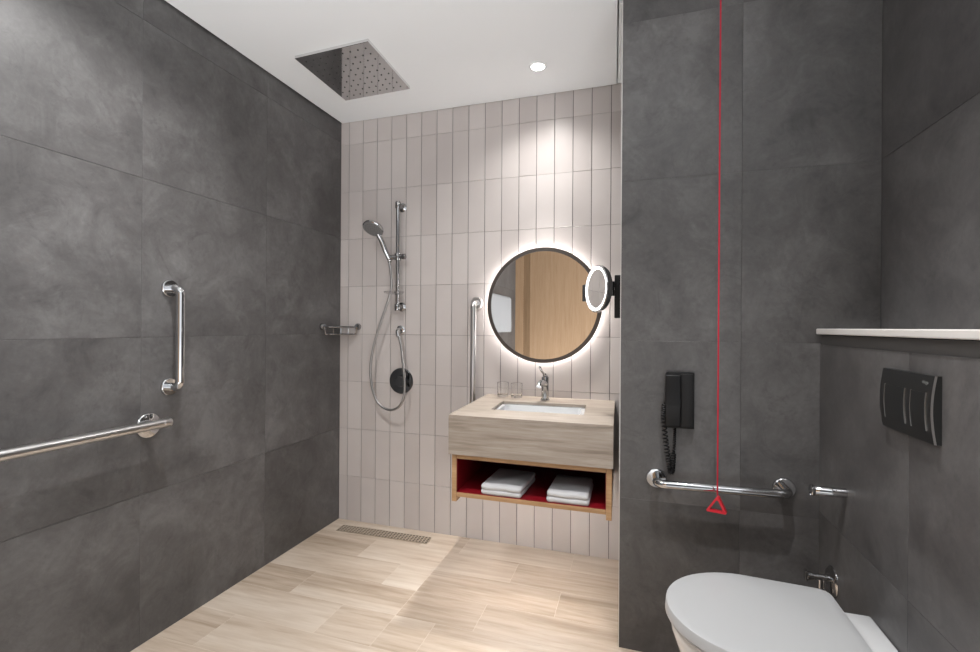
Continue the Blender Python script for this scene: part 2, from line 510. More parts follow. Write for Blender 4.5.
# ------------------------------------------------------------------ shower
XS = -1.302
t = thing('shower_rail', 'upright chrome sliding shower rail on the pale tiled wall', 'shower rail', (XS, YB, 1.281))
RY = YB - 0.055
obj('rail', tube([(XS, RY, 1.268), (XS, RY, 1.872)], 0.0105, 20), M['shade_chrome'], t)
for z in (1.281, 1.856):
    bm = lathe([(0, 0), (0.026, 0), (0.026, 0.004), (0.014, 0.012), (0.012, 0.045), (0, 0.045)], (XS, YB, z), (0, -1, 0), 28)
    add_lathe(bm, [(0, -0.02), (0.0145, -0.02), (0.016, -0.017), (0.016, 0.014), (0.012, 0.02), (0, 0.02)], (XS, RY, z + (0.004 if z > 1.5 else -0.004)), (0, 0, 1), 24)
    obj('bracket', bm, M['shade_chrome'], t)
bm = lathe([(0, -0.02), (0.017, -0.02), (0.018, -0.018), (0.018, 0.018), (0.017, 0.02), (0, 0.02)], (XS, RY, 1.564), (0, 0, 1), 24)
add_tube(bm, [(XS - 0.052, RY - 0.012, 1.562), (XS - 0.02, RY - 0.004, 1.563), (XS + 0.03, RY, 1.564)], [0.014, 0.0145, 0.013], 18)
s = obj('slider', bm, M['shade_chrome'], t)
obj('knob', lathe([(0, 0), (0.015, 0), (0.016, 0.003), (0.016, 0.016), (0.013, 0.019), (0, 0.019)], (XS + 0.03, RY, 1.564), (1, 0, 0), 24), M['shade_chrome'], s)

# hand shower and hose
hc = Vector((-1.404, YB - 0.15, 1.712))
nrm = Vector((-0.07, -0.546, -0.83)).normalized()
hold = Vector((-1.348, RY - 0.022, 1.558))
t = thing('hand_shower', 'chrome hand shower with looping hose in the slider of the shower rail', 'hand shower', hold)
R = 0.06
prof = [(0, -0.030), (R * 0.35, -0.029), (R * 0.7, -0.022), (R * 0.95, -0.010), (R, -0.003), (R, 0.003), (R * 0.96, 0.006)]
hd = obj('spray_head', lathe(prof + [(0, 0.006)], hc, nrm, 40), M['chrome'], t)
bm = lathe([(0, 0.0), (R * 0.9, 0.0), (R * 0.9, 0.0022), (0, 0.0022)], hc + nrm * 0.006, nrm, 40)
uu = nrm.orthogonal().normalized(); ww = nrm.cross(uu)
for ring, cnt in ((0.2, 6), (0.45, 12), (0.7, 18)):
    for k in range(cnt):
        c = hc + nrm * 0.0082 + (uu * math.cos(2 * PI * k / cnt) + ww * math.sin(2 * PI * k / cnt)) * R * ring
        add_lathe(bm, [(0.0022, 0), (0.0016, 0.002), (0, 0.002)], c, nrm, 6, mi=1)
obj('spray_face', bm, [simple('grey_spray_face', (0.28, 0.28, 0.285), 0.4, 0.3), M['nozzle']], hd)
d = (hold - hc).normalized()
h0 = hc + d * 0.045 - nrm * 0.014
hp = [h0, h0.lerp(hold, 0.3) - nrm * 0.004, h0.lerp(hold, 0.65), hold, hold + Vector((0.004, 0.004, -0.028))]
obj('handle', tube(spline(hp, 5), [0.0125 + 0.0025 * math.sin(PI * min(1, i / 16)) - (0.003 if i > 16 else 0) for i in range(21)], 18), M['chrome'], t)
HY = YB - 0.07
hpts = [(hold.x + .004, hold.y + 0.004, hold.z - 0.028), (-1.336, HY - 0.004, 1.48), (-1.333, HY, 1.40), (-1.348, HY, 1.33), (-1.398, HY, 1.193), (-1.440, HY, 1.07), (-1.463, HY, 0.95), (-1.458, HY, 0.84), (-1.427, HY, 0.749), (-1.375, HY - 0.004, 0.705),
        (-1.318, HY - 0.008, 0.696), (-1.270, HY - 0.008, 0.722), (-1.246, HY - 0.006, 0.78), (-1.244, HY - 0.004, 0.86), (-1.258, HY, 0.97), (-1.272, HY + 0.006, 1.06), (-1.292, HY + 0.016, 1.118)]
obj('hose', tube(spline(hpts, 8), 0.007, 12), simple('braided_hose', (0.40, 0.395, 0.39), 0.3, 1.0), t)

t = thing('hose_outlet', 'small chrome wall elbow feeding the shower hose', 'shower outlet', (-1.308, YB, 1.147))
obj('flange', lathe([(0, 0), (0.027, 0), (0.027, 0.004), (0.018, 0.010), (0, 0.010)], (-1.308, YB, 1.147), (0, -1, 0), 32), M['chrome'], t)
obj('elbow', tube(fillet([(-1.308, YB - 0.006, 1.147), (-1.306, YB - 0.046, 1.147), (-1.294, HY + 0.016, 1.112)], 0.018, 8), 0.0125, 18), M['chrome'], t)

t = thing('shower_mixer', 'round dark chrome shower mixer plate below the shower hose outlet', 'shower mixer', (XS, YB, 0.853))
obj('plate', lathe([(0, 0), (0.075, 0), (0.075, 0.006), (0.072, 0.010), (0.03, 0.012), (0, 0.012)], (XS, YB, 0.853), (0, -1, 0), 48), M['dark_chrome'], t)
k = obj('knob', lathe([(0, 0.0), (0.034, 0.0), (0.033, 0.03), (0.029, 0.036), (0, 0.037)], (XS + 0.012, YB - 0.012, 0.853), (0, -1, 0), 36), M['dark_chrome'], t)
obj('lever', box(XS + 0.036, XS + 0.046, YB - 0.046, YB - 0.034, 0.815, 0.905, bevel=0.003), M['chrome'], k)

t = thing('soap_dish', 'clear round soap dish clipped low on the shower rail', 'soap dish', (XS, RY - 0.022, 1.352))
obj('dish', lathe([(0, 0.0), (0.045, 0.0), (0.056, 0.008), (0.058, 0.014), (0.054, 0.014), (0.043, 0.005), (0, 0.005)], (XS - 0.002, RY - 0.036, 1.350), (0, 0, 1), 40), M['acrylic'], t)
obj('clip', lathe([(0.0098, 0), (0.017, 0), (0.017, 0.022), (0.0098, 0.022), (0.0098, 0)], (XS, RY, 1.350), (0, 0, 1), 24), M['acrylic'], t)

# corner wire basket
bz = 1.163
cx_, cy_ = XL + 0.012, YB - 0.012
t = thing('corner_basket', 'chrome wire soap basket fixed in the corner of the shower', 'shower basket', (cx_, cy_, bz - 0.02))
A, Bp = (XL + 0.148, cy_), (cx_, YB - 0.195)
def tri(z, k=1.0):
    c = Vector((cx_, cy_, z))
    pts = [c, c + (Vector((*A, z)) - c) * k, c + (Vector((*Bp, z)) - c) * k]
    m1, m2 = (pts[0] + pts[1]) / 2, None
    loop = fillet([(pts[0] + pts[1]) / 2, pts[1], pts[2], pts[0], (pts[0] + pts[1]) / 2], 0.018, 6)
    return loop[:-1]
obj('rim', tube(tri(bz), 0.0046, 10, closed=True), M['shade_chrome'], t)
obj('base_ring', tube(tri(bz - 0.042, 0.93), 0.004, 10, closed=True), M['shade_chrome'], t)
for k in (0.2, 0.36, 0.52, 0.68, 0.82):
    a = Vector((cx_ + (A[0] - cx_) * k, cy_, bz - 0.042)); b = Vector((cx_, cy_ + (Bp[1] - cy_) * k, bz - 0.042))
    obj('wire', tube([a, b], 0.003, 8), M['shade_chrome'], t)
for k in (0.08, 0.3, 0.5, 0.7, 0.92):
    a = Vector((*A, bz)).lerp(Vector((*Bp, bz)), k); b = Vector((cx_ + (A[0] - cx_) * .93, cy_, bz - .042)).lerp(Vector((cx_, cy_ + (Bp[1] - cy_) * .93, bz - .042)), k)
    obj('upright', tube([a, b], 0.003, 8), M['shade_chrome'], t)
obj('mount', lathe([(0, 0), (0.020, 0), (0.020, 0.008), (0.016, 0.016), (0, 0.016)], (XL + 0.128, YB, bz + 0.002), (0, -1, 0), 28), M['shade_chrome'], t)
obj('mount', lathe([(0, 0), (0.020, 0), (0.020, 0.008), (0.016, 0.016), (0, 0.016)], (XL, YB - 0.172, bz + 0.002), (1, 0, 0), 28), M['shade_chrome'], t)

# square ceiling rain head
q = [(-1.491, 1.764), (-1.100, 1.748), (-1.113, 2.159), (-1.503, 2.173)]
t = thing('rain_shower', 'square polished rain shower head set flat in the white ceiling', 'rain shower', (-1.302, 1.961, ZC - 0.014))
obj('plate', quad_prism(BM(), q, ZC - 0.013, ZC + 0.004, bevel=0.0015), M['plate_chrome'], t, 0)
first = None
for i in range(9):
    for j in range(9):
        a, b = (i + 0.9 + 0.0) / 9.8, (j + 0.9) / 9.8
        p = Vector((*q[0], 0)).lerp(Vector((*q[1], 0)), a).lerp(Vector((*q[3], 0)).lerp(Vector((*q[2], 0)), a), b)
        if first is None:
            first = p.copy()
            nz = obj('nozzle', lathe([(0.0040, 0), (0.0028, 0.002), (0, 0.002)], (p.x, p.y, ZC - 0.0132), (0, 0, -1), 8), M['nozzle'], t)
        else:
            c = nz.copy(); COL.objects.link(c); c.parent = t
            c.location = p - first

# linear floor drain
t = thing('floor_drain', 'narrow slotted steel floor drain along the shower wall', 'floor drain', (-1.354, 2.338, 0.0))
q = [(-1.632, 2.297), (-1.070, 2.307), (-1.076, 2.381), (-1.638, 2.371)]
obj('channel', quad_prism(BM(), q, 0.0003, 0.0015), M['drain_dark'], t)
def lerpq(a, b): return Vector((*q[0], 0)).lerp(Vector((*q[1], 0)), a).lerp(Vector((*q[3], 0)).lerp(Vector((*q[2], 0)), a), b)
bm = BM()
for k in range(31):
    a = k / 30
    p0, p1 = lerpq(max(0, a - .0055), 0), lerpq(min(1, a + .0055), 0); p2, p3 = lerpq(min(1, a + .0055), 1), lerpq(max(0, a - .0055), 1)
    quad_prism(bm, [(p.x, p.y) for p in (p0, p1, p2, p3)], 0.001, 0.004)
for k in range(5):
    b = k / 4
    p0, p1, p2, p3 = lerpq(0, max(0, b - .035)), lerpq(1, max(0, b - .035)), lerpq(1, min(1, b + .035)), lerpq(0, min(1, b + .035))
    quad_prism(bm, [(p.x, p.y) for p in (p0, p1, p2, p3)], 0.0012, 0.0038)
obj('grate', bm, M['grate'], t)

# ------------------------------------------------------------------ vanity
CT = 0.802
FL, FR, BR, BL = (-0.748, 1.816), (-0.082, 1.820), (-0.1045, YB), (-0.778, YB)
t = thing('countertop', 'floating pale wood-grain washbasin counter with a deep front apron', 'counter', (-0.43, 2.13, CT - 0.165))
def ctp(a, b, z):   # a across, b depth on the counter footprint
    p = Vector((*FL, z)).lerp(Vector((*FR, z)), a).lerp(Vector((*BL, z)).lerp(Vector((*BR, z)), a), b)
    return p
hole = [(-0.620, 1.995), (-0.212, 2.002), (-0.227, 2.258), (-0.634, 2.245)]
def ring_slab(bm, outer, inner, z0, z1):
    """slab with a rectangular opening"""
    for z, flip in ((z0, True), (z1, False)):
        o_ = [bm.verts.new((x, y, z)) for x, y in outer]; i_ = [bm.verts.new((x, y, z)) for x, y in inner]
        for k in range(4):
            f = (o_[k], o_[(k + 1) % 4], i_[(k + 1) % 4], i_[k])
            bm.faces.new(f[::-1] if flip else f)
    for L in (outer, inner):
        lo = [bm.verts.new((x, y, z0)) for x, y in L]; hi = [bm.verts.new((x, y, z1)) for x, y in L]
        for k in range(4):
            bm.faces.new((lo[k], lo[(k + 1) % 4], hi[(k + 1) % 4], hi[k]))
    bmesh.ops.remove_doubles(bm, verts=bm.verts, dist=1e-5)
    return bm
obj('top', ring_slab(BM(), [FL, FR, BR, BL], hole, CT - 0.012, CT), M['counter'], t, smooth=0)
zb = 0.638
bm = quad_prism(BM(), [FL, FR, (FR[0] - .0005, FR[1] + .014), (FL[0] - .0006, FL[1] + .014)], zb, CT - 0.0125)
obj('front_apron', bm, M['counter'], t, smooth=0)
bm = quad_prism(BM(), [(FL[0] - .0006, FL[1] + .0145), (FL[0] + .0134, FL[1] + .0145), (BL[0] + .014, BL[1] - .003), (BL[0], BL[1] - .003)], zb, CT - 0.0125)
obj('side_apron', bm, M['counter'], t, smooth=0)
bm = quad_prism(BM(), [(FR[0] - .0145, FR[1] + .0145), (FR[0] - .0005, FR[1] + .0145), (BR[0], BR[1] - .003), (BR[0] - .014, BR[1] - .003)], zb, CT - 0.0125)
obj('side_apron', bm, M['counter'], t, smooth=0)

t = thing('washbasin', 'white rectangular basin set under the counter opening', 'basin', (-0.423, 2.125, 0.668))
def inset(qd, d, z):
    c = sum((Vector((x, y, 0)) for x, y in qd), Vector()) / 4
    out = []
    cor = []
    for x, y in qd:
        v = Vector((x, y, 0)) - c
        cor.append(Vector((c.x + v.x - math.copysign(d, v.x), c.y + v.y - math.copysign(d, v.y), z)))
    loop = fillet([(cor[0] + cor[1]) / 2] + cor[1:] + [cor[0], (cor[0] + cor[1]) / 2], 0.025, 6)
    return loop[:-1]
bm = BM()
loft(bm, [inset(hole, -0.02, CT - 0.0125), inset(hole, -0.004, CT - 0.0127), inset(hole, 0.0, CT - 0.018), inset(hole, 0.012, CT - 0.085), inset(hole, 0.035, CT - 0.112), inset(hole, 0.09, CT - 0.118)], cap0=False, cap1=True)
loft(bm, [inset(hole, -0.02, CT - 0.0125), inset(hole, -0.018, CT - 0.03), inset(hole, -0.004, CT - 0.10), inset(hole, 0.03, CT - 0.132)], cap0=False, cap1=True)
obj('bowl', bm, M['ceramic'], t, 50)
obj('waste', lathe([(0, 0), (0.022, 0), (0.02, 0.003), (0, 0.004)], (-0.425, 2.12, CT - 0.1178), (0, 0, 1), 28), M['chrome'], t)
obj('overflow', lathe([(0, 0), (0.012, 0), (0.011, 0.003), (0, 0.003)], (-0.432, 2.2395, CT - 0.052), (0, -1, -0.05), 20), M['chrome'], t)

# open shelf hung under the counter
t = thing('vanity_shelf', 'open oak shelf box with red lining under the counter', 'shelf', (-0.42, 2.13, 0.438))
def sk(x, y): return x - 0.036 * (y - 1.83)
y0, y1 = 1.832, YB - 0.005
def skp(xa, xb, ya, yb): return [(sk(xa, ya), ya), (sk(xb, ya), ya), (sk(xb, yb), yb), (sk(xa, yb), yb)]
obj('side_panel', quad_prism(BM(), skp(-0.738, -0.717, y0, y1), 0.438, zb - 0.0005, bevel=0.001), M['oak'], t, 0)
obj('side_panel', quad_prism(BM(), skp(-0.108, -0.087, y0, y1), 0.438, zb - 0.0005, bevel=0.001), M['oak'], t, 0)
obj('top_panel', quad_prism(BM(), skp(-0.7165, -0.1085, y0, y1), 0.618, zb - 0.0005, bevel=0.001), M['oak'], t, 0)
obj('bottom_panel', quad_prism(BM(), skp(-0.7165, -0.1085, y0, y1), 0.459, 0.477, bevel=0.001), M['oak'], t, 0)
ye = y0 + 0.003
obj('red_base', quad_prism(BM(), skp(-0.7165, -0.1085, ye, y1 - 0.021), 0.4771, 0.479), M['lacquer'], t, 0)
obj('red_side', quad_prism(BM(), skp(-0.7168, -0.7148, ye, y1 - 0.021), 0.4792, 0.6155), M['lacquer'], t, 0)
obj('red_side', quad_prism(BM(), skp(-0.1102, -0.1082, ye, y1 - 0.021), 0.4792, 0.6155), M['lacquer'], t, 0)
obj('red_ceiling', quad_prism(BM(), skp(-0.7165, -0.1085, ye, y1 - 0.021), 0.6157, 0.6178), M['red_shaded'], t, 0)
obj('light_strip', quad_prism(BM(), skp(-0.66, -0.17, 2.03, 2.05), 0.4545, 0.4588), M['added_led'], t, 0)  # unseen strip, added to brighten the floor below
obj('back_panel', quad_prism(BM(), skp(-0.7165, -0.1085, y1 - 0.02, y1), 0.4772, 0.6178), M['red_shaded'], t, 0)

# folded towels
def folded_towel(label, quad, z, layers, lh):
    bm = BM()
    h = 0
    for L in range(layers):
        loops, div = [], []
        for (dz, ins) in ((0.0, 0.006), (lh * 0.2, 0.0015), (lh * 0.5, 0.0), (lh * 0.8, 0.0015), (lh * 0.98, 0.007)):
            loop = []
            cor = [Vector((x, y, 0)) for x, y in quad]
            c = sum(cor, Vector()) / 4
            cor = [p + (c - p).normalized() * (ins + 0.0012 * L) for p in cor]
            lp = fillet([(cor[0] + cor[1]) / 2] + cor[1:] + [cor[0], (cor[0] + cor[1]) / 2], 0.012, 5)[:-1]
            den = []
            for i in range(len(lp)):
                a, b = lp[i], lp[(i + 1) % len(lp)]
                if len(div) <= i: div.append(max(1, int((b - a).length / 0.02)))
                m = div[i]
                for q_ in range(m): den.append(a.lerp(b, q_ / m))
            for p in den:
                w = 0.0018 * math.sin(p.x * 61 + L * 2.1) + 0.0014 * math.sin(p.y * 53 + L)
                loop.append((p.x + w * 0.6, p.y + w * 0.6, z + h + dz + (w * 0.5 if dz > lh * .3 or L else 0)))
            loops.append(loop)
        loft(bm, loops)
        h += lh
    o = obj('folded_towel', bm, M['towel'], None, 60, origin=(sum(p[0] for p in quad) / 4, sum(p[1] for p in quad) / 4, z))
    tag(o, label, 'towel', 'folded towels on the vanity shelf')
folded_towel('folded white towel at the left on the red shelf', [(-0.613, 1.835), (-0.440, 1.835), (-0.428, 2.075), (-0.604, 2.09)], 0.4793, 2, 0.0205)
folded_towel('folded white towel at the right on the red shelf', [(-0.338, 1.837), (-0.172, 1.837), (-0.176, 2.07), (-0.336, 2.07)], 0.4793, 2, 0.0215)

# basin tap
tx, ty = -0.441, 2.345
t = thing('basin_tap', 'chrome lever basin tap at the back of the counter', 'tap', (tx, ty, CT))
obj('body', lathe([(0, 0), (0.024, 0), (0.024, 0.004), (0.019, 0.010), (0.0185, 0.09), (0.02, 0.112), (0.018, 0.118), (0, 0.119)], (tx, ty, CT), (0, 0, 1), 28), M['chrome'], t)
obj('spout', tube(spline([(tx, ty, CT + 0.078), (tx - 0.004, ty - 0.045, CT + 0.094), (tx - 0.009, ty - 0.09, CT + 0.093), (tx - 0.011, ty - 0.108, CT + 0.080)], 6), [0.016] * 6 + [0.014] * 6 + [0.0125] * 7, 18), M['chrome'], t)
k = obj('lever', tube(spline([(tx, ty - 0.002, CT + 0.118), (tx - 0.003, ty - 0.016, CT + 0.132), (tx - 0.012, ty - 0.036, CT + 0.150), (tx - 0.019, ty - 0.05, CT + 0.172)], 6), [0.013] + [0.010] * 5 + [0.0065] * 12 + [0.005], 14), M['chrome'], t)

# tumblers
def tumbler(x, y, label):
    o = obj('tumbler', lathe([(0, 0), (0.026, 0), (0.0285, 0.004), (0.0305, 0.074), (0.0292, 0.075), (0.027, 0.014), (0.024, 0.010), (0, 0.009)], (x, y, CT + 0.0005), (0, 0, 1), 36), M['glass'], None, 40, origin=(x, y, CT))
    tag(o, label, 'tumbler', 'glass tumblers on the counter')
tumbler(-0.674, 2.385, 'clear glass tumbler on the counter, nearer the upright grab rail')
tumbler(-0.597, 2.375, 'clear glass tumbler on the counter, nearer the basin tap')

# ------------------------------------------------------------------ round mirror
mx, mz, my = -0.4684, 1.2839, YB - 0.036
t = thing('round_mirror', 'large round back-lit wall mirror with dark rim above the counter', 'mirror', (mx, YB, mz - 0.3))
obj('mirror_glass', lathe([(0, 0.0), (0.282, 0.0), (0.282, -0.004), (0, -0.004)], (mx, my, mz), (0, -1, 0), 96), M['mirror'], t)
obj('frame', lathe([(0.281, -0.008), (0.281, 0.002), (0.2995, 0.002), (0.301, 0.0), (0.301, -0.012), (0.281, -0.012), (0.281, -0.008)], (mx, my, mz), (0, -1, 0), 96), M['bronze'], t)
obj('back_plate', lathe([(0, 0), (0.272, 0), (0.272, 0.0235), (0, 0.0235)], (mx, YB, mz), (0, -1, 0), 72), M['trim'], t)
obj('light_strip', lathe([(0.2725, 0.006), (0.276, 0.006), (0.276, 0.018), (0.2725, 0.018), (0.2725, 0.006)], (mx, YB, mz), (0, -1, 0), 96), M['led'], t)

# magnifying mirror on its wall arm
mc = Vector((-0.157, 1.985, 1.330))
mn = Vector((-0.845, -0.535, 0.02)).normalized()
t = thing('magnifying_mirror', 'small round lit magnifying mirror on a wall arm beside the dark wall', 'mirror', (XP, 2.0, 1.207))
obj('housing', lathe([(0, -0.024), (0.07, -0.024), (0.091, -0.018), (0.098, -0.006), (0.098, 0.006), (0.095, 0.009), (0.0925, 0.009), (0.0925, 0.004), (0, 0.004)], mc, mn, 64), M['chrome'], t)
obj('light_ring', lathe([(0.0805, 0.0045), (0.0915, 0.0045), (0.0915, 0.0065), (0.0805, 0.0065), (0.0805, 0.0045)], mc, mn, 64), M['led_ring'], t)
obj('mirror_glass', lathe([(0, 0.0045), (0.080, 0.0045), (0.080, 0.0055), (0, 0.0055)], mc, mn, 64), M['mirror'], t)
side = Vector((0, 0, 1)).cross(mn).normalized()
if side.x > 0: side = -side
bm = BM()
b = bmesh.new(); add_box(b, -0.016, 0.016, -0.012, 0.012, -0.037, 0.037, bevel=0.004)
mat = Matrix((( side.x, mn.x, 0, mc.x + side.x * 0.112 - mn.x * 0.004), (side.y, mn.y, 0, mc.y + side.y * 0.112 - mn.y * 0.004), (0, 0, 1, mc.z - 0.01), (0, 0, 0, 1)))
bmesh.ops.transform(b, matrix=mat, verts=b.verts)
obj('switch_block', b, M['dark_chrome'], t)
obj('wall_bracket', box(XP - 0.032, XP - 0.0005, 1.965, 2.035, 1.209, 1.383, bevel=0.003), M['black_soft'], t)
bm = tube(fillet([(XP - 0.030, 2.0, 1.33), (XP - 0.048, 2.0, 1.33), mc - mn * 0.03 + Vector((0.0, 0, 0)), mc - mn * 0.022], 0.01, 5), 0.008, 14)
add_tube(bm, [(XP - 0.042, 2.0, 1.30), (XP - 0.042, 2.0, 1.36)], 0.011, 16)
obj('arm', bm, M['chrome'], t)

# ------------------------------------------------------------------ phone
t = thing('wall_phone', 'black wall phone with coiled cord on the grey wall above the level grab rail', 'telephone', (0.145, YP, 0.82))
obj('base', box(0.101, 0.1905, YP - 0.026, YP - 0.0002, 0.82, 1.0155, bevel=0.003), M['black_soft'], t)
bm = BM()
b = bmesh.new()
prof = [(0.824, 0.028), (0.827, 0.038), (0.90, 0.044), (1.006, 0.040), (1.011, 0.028)]
loop = [(YP - d_, z) for z, d_ in prof] + [(YP - 0.0265, 1.011), (YP - 0.0265, 0.824)]
loft(b, [[(x, y, z) for y, z in loop] for x in (0.096, 0.145)])
bmesh.ops.bevel(b, geom=b.edges[:], offset=0.003, segments=2, profile=0.5, affect='EDGES')
obj('handset', b, M['black'], t)
obj('panel', box(0.1475, 0.187, YP - 0.033, YP - 0.0262, 0.826, 1.0105, bevel=0.0025), M['black_soft'], t)
# coil hangs in a loop from the handset to the base
path = spline([(0.094, YP - 0.030, 0.905), (0.091, YP - 0.028, 0.86), (0.098, YP - 0.028, 0.78), (0.108, YP - 0.028, 0.71), (0.1145, YP - 0.026, 0.668), (0.121, YP - 0.024, 0.675), (0.124, YP - 0.022, 0.72), (0.128, YP - 0.020, 0.775), (0.129, YP - 0.016, 0.819)], 40)
pts = []
turns = 48
for i, p in enumerate(path):
    tt = path[min(i + 1, len(path) - 1)] - path[max(i - 1, 0)]
    tt.normalize()
    u_ = Vector((0, 1, 0)); w_ = tt.cross(u_).normalized()
    f_ = i / (len(path) - 1)
    rad = 0.0075 if f_ < 0.78 else 0.003
    a = 2 * PI * turns * f_
    pts.append(p + (u_ * math.cos(a) + w_ * math.sin(a)) * rad)
obj('coiled_cord', tube(pts, 0.0026, 5), M['black'], t)

# ------------------------------------------------------------------ emergency pull cord
cxp, cyp = 0.2505, YP - 0.12
t = thing('pull_cord', 'red emergency pull cord with triangle handle hanging before the grey wall', 'pull cord', (cxp, cyp, 0.576))
obj('cord', tube([(cxp, cyp, 0.632), (cxp, cyp, 2.52)], 0.0024, 8), M['red_cord'], t)
def tri_ring(bm, y, d):
    P_ = [Vector((cxp + 0.002, 0, 0.634)), Vector((cxp - 0.0345, 0, 0.576)), Vector((cxp + 0.030, 0, 0.5785))]
    c = sum(P_, Vector()) / 3
    def ring(k): return fillet([(a := c + (P_[0] - c) * k).lerp(c + (P_[1] - c) * k, 0.5)] + [c + (P_[i] - c) * k for i in (1, 2, 0)] + [a.lerp(c + (P_[1] - c) * k, 0.5)], 0.004, 4)[:-1]
    o_, i_ = ring(1.0), ring(0.66)
    L = [[Vector((p.x, yy, p.z)) for p in r_] for r_, yy in ((o_, y - d), (o_, y + d), (i_, y + d), (i_, y - d))]
    L.append(L[0])
    rings = [[bm.verts.new(p) for p in r_] for r_ in L[:4]]
    n = len(o_)
    for a_ in range(4):
        A_, B_ = rings[a_], rings[(a_ + 1) % 4]
        for k_ in range(n): bm.faces.new((A_[k_], A_[(k_ + 1) % n], B_[(k_ + 1) % n], B_[k_]))
bm = BM(); tri_ring(bm, 0, 0.008)
bmesh.ops.rotate(bm, verts=bm.verts, cent=(cxp, 0, 0), matrix=Matrix.Rotation(math.radians(-20), 3, 'Z'))
bmesh.ops.translate(bm, verts=bm.verts, vec=(0, cyp, 0))
obj('triangle_handle', bm, M['red'], t)

# ------------------------------------------------------------------ toilet
def d_loop(tip, back, hw, hwb, z, yc=1.288, rc=0.03, n=28, zb=None):
    """outline: half ellipse at the front (-X), straight sides, rounded back corners"""
    fx = tip + (back - tip) * 0.5
    pts = []
    for k in range(n + 1):
        a = PI / 2 + PI * k / n
        pts.append((fx + (fx - tip) * math.cos(a), yc - hw * math.sin(a) * -1, z))
    # from +Y side at fx round the tip to -Y side; then the back
    c1, c0 = (back, yc - hwb), (back, yc + hwb)
    def arc(cx, cy, a0, a1): return [(cx + rc * math.cos(a0 + (a1 - a0) * k / 6), cy + rc * math.sin(a0 + (a1 - a0) * k / 6), z) for k in range(7)]
    pts += arc(back - rc, c1[1] + rc, -PI / 2, 0)
    pts += arc(back - rc, c0[1] - rc, 0, PI / 2)
    return pts
t = thing('toilet', 'white wall-hung toilet with closed lid below the flush plate', 'toilet', (0.34, 1.288, 0.10))
bm = loft(BM(), [d_loop(0.30, 0.5695, 0.11, 0.12, 0.10), d_loop(0.26, 0.5695, 0.125, 0.13, 0.13), d_loop(0.17, 0.5695, 0.15, 0.136, 0.25), d_loop(0.105, 0.5695, 0.168, 0.138, 0.36), d_loop(0.088, 0.5695, 0.173, 0.139, 0.41), d_loop(0.086, 0.5695, 0.174, 0.139, 0.433), d_loop(0.09, 0.5695, 0.171, 0.137, 0.4375)])
add_box(bm, 0.46, 0.5695, 1.288 - 0.137, 1.288 + 0.137, 0.40, 0.4445, bevel=0.006)
obj('bowl', bm, M['ceramic'], t, 50)
bm = loft(BM(), [d_loop(0.080, 0.488, 0.184, 0.17, 0.4390), d_loop(0.078, 0.489, 0.186, 0.172, 0.4415), d_loop(0.078, 0.489, 0.186, 0.172, 0.4450), d_loop(0.081, 0.487, 0.184, 0.17, 0.4460)])
obj('seat', bm, M['seat'], t, 40)
lid = [d_loop(0.078, 0.489, 0.187, 0.173, 0.4480), d_loop(0.0735, 0.491, 0.191, 0.177, 0.4500), d_loop(0.0755, 0.490, 0.190, 0.176, 0.4735), d_loop(0.0765, 0.4894, 0.189, 0.1752, 0.4752), d_loop(0.0785, 0.4882, 0.187, 0.1735, 0.4760)]
lid += [d_loop(0.0785 + k * 0.2, 0.4882 - k * 0.2, 0.187 * (1 - k), 0.1735 * (1 - k), 0.4760 + 0.0035 * math.sin(k * PI / 2), rc=0.03 * (1 - k)) for k in (0.1, 0.25, 0.45, 0.7, 0.95)]
bm = loft(BM(), lid)
obj('lid', bm, M['seat'], t, 30)
for yy in (1.288 - 0.085, 1.288 + 0.085):
    obj('hinge', tube([(0.4955, yy - 0.025, 0.4515), (0.4955, yy + 0.025, 0.4515)], 0.0055, 14), M['seat'], t)

# flush plate
def bow(v):   # projection from the wall by height fraction
    return 0.008 + 0.010 * math.sin(PI * (0.10 + 0.78 * v))
def bowed(y0, y1, z0, z1, lift, base, n=14, zlo=0.943, zhi=1.0785):
    bm = BM()
    prof = []
    for k in range(n + 1):
        z = z0 + (z1 - z0) * k / n
        v = 1 - (z - zlo) / (zhi - zlo)
        prof.append((z, bow(v) + lift))
    lo = [(z, base if base is not None else p - 0.004) for z, p in prof[::-1]]
    loop = prof + lo
    loft(bm, [[(XLEDGE - d_, y, z) for z, d_ in loop] for y in (y0, y1)])
    return bm
t = thing('flush_plate', 'dark metal dual flush plate with two buttons above the toilet', 'flush plate', (XLEDGE, 1.26, 0.943))
obj('plate', bowed(1.139, 1.343, 0.943, 1.0785, 0.0, 0.0003), simple('gunmetal', (0.060, 0.062, 0.062), 0.3, 0.75), t, 25)
gm = simple('gunmetal_button', (0.055, 0.058, 0.058), 0.28, 0.75)
for (ya, yb) in ((1.236, 1.320), (1.158, 1.212)):
    b_ = obj('button', bowed(ya, yb, 0.968, 1.043, 0.0010, None), gm, t, 25)
    for ye_ in (ya, yb):
        obj('button_edge', bowed(ye_ - 0.0006, ye_ + 0.0006, 0.967, 1.044, 0.0017, None), M['steel'], b_, 25)
obj('side_edge', bowed(1.1388, 1.1396, 0.9432, 1.0783, 0.0006, None), M['steel'], t, 25)
cu = bpy.data.curves.new('lettering', 'FONT'); cu.body = 'viega'; cu.size = 0.0105; cu.extrude = 0.0003; cu.align_x = 'CENTER'
tmp = bpy.data.objects.new('lettering_tmp', cu); COL.objects.link(tmp)
dg = bpy.context.evaluated_depsgraph_get()
me = bpy.data.meshes.new_from_object(tmp.evaluated_get(dg))
bpy.data.objects.remove(tmp)
bm = BM(); bm.from_mesh(me)
zc_, yc_ = 1.061, 1.166
v_ = 1 - (zc_ + 0.004 - 0.943) / 0.1355
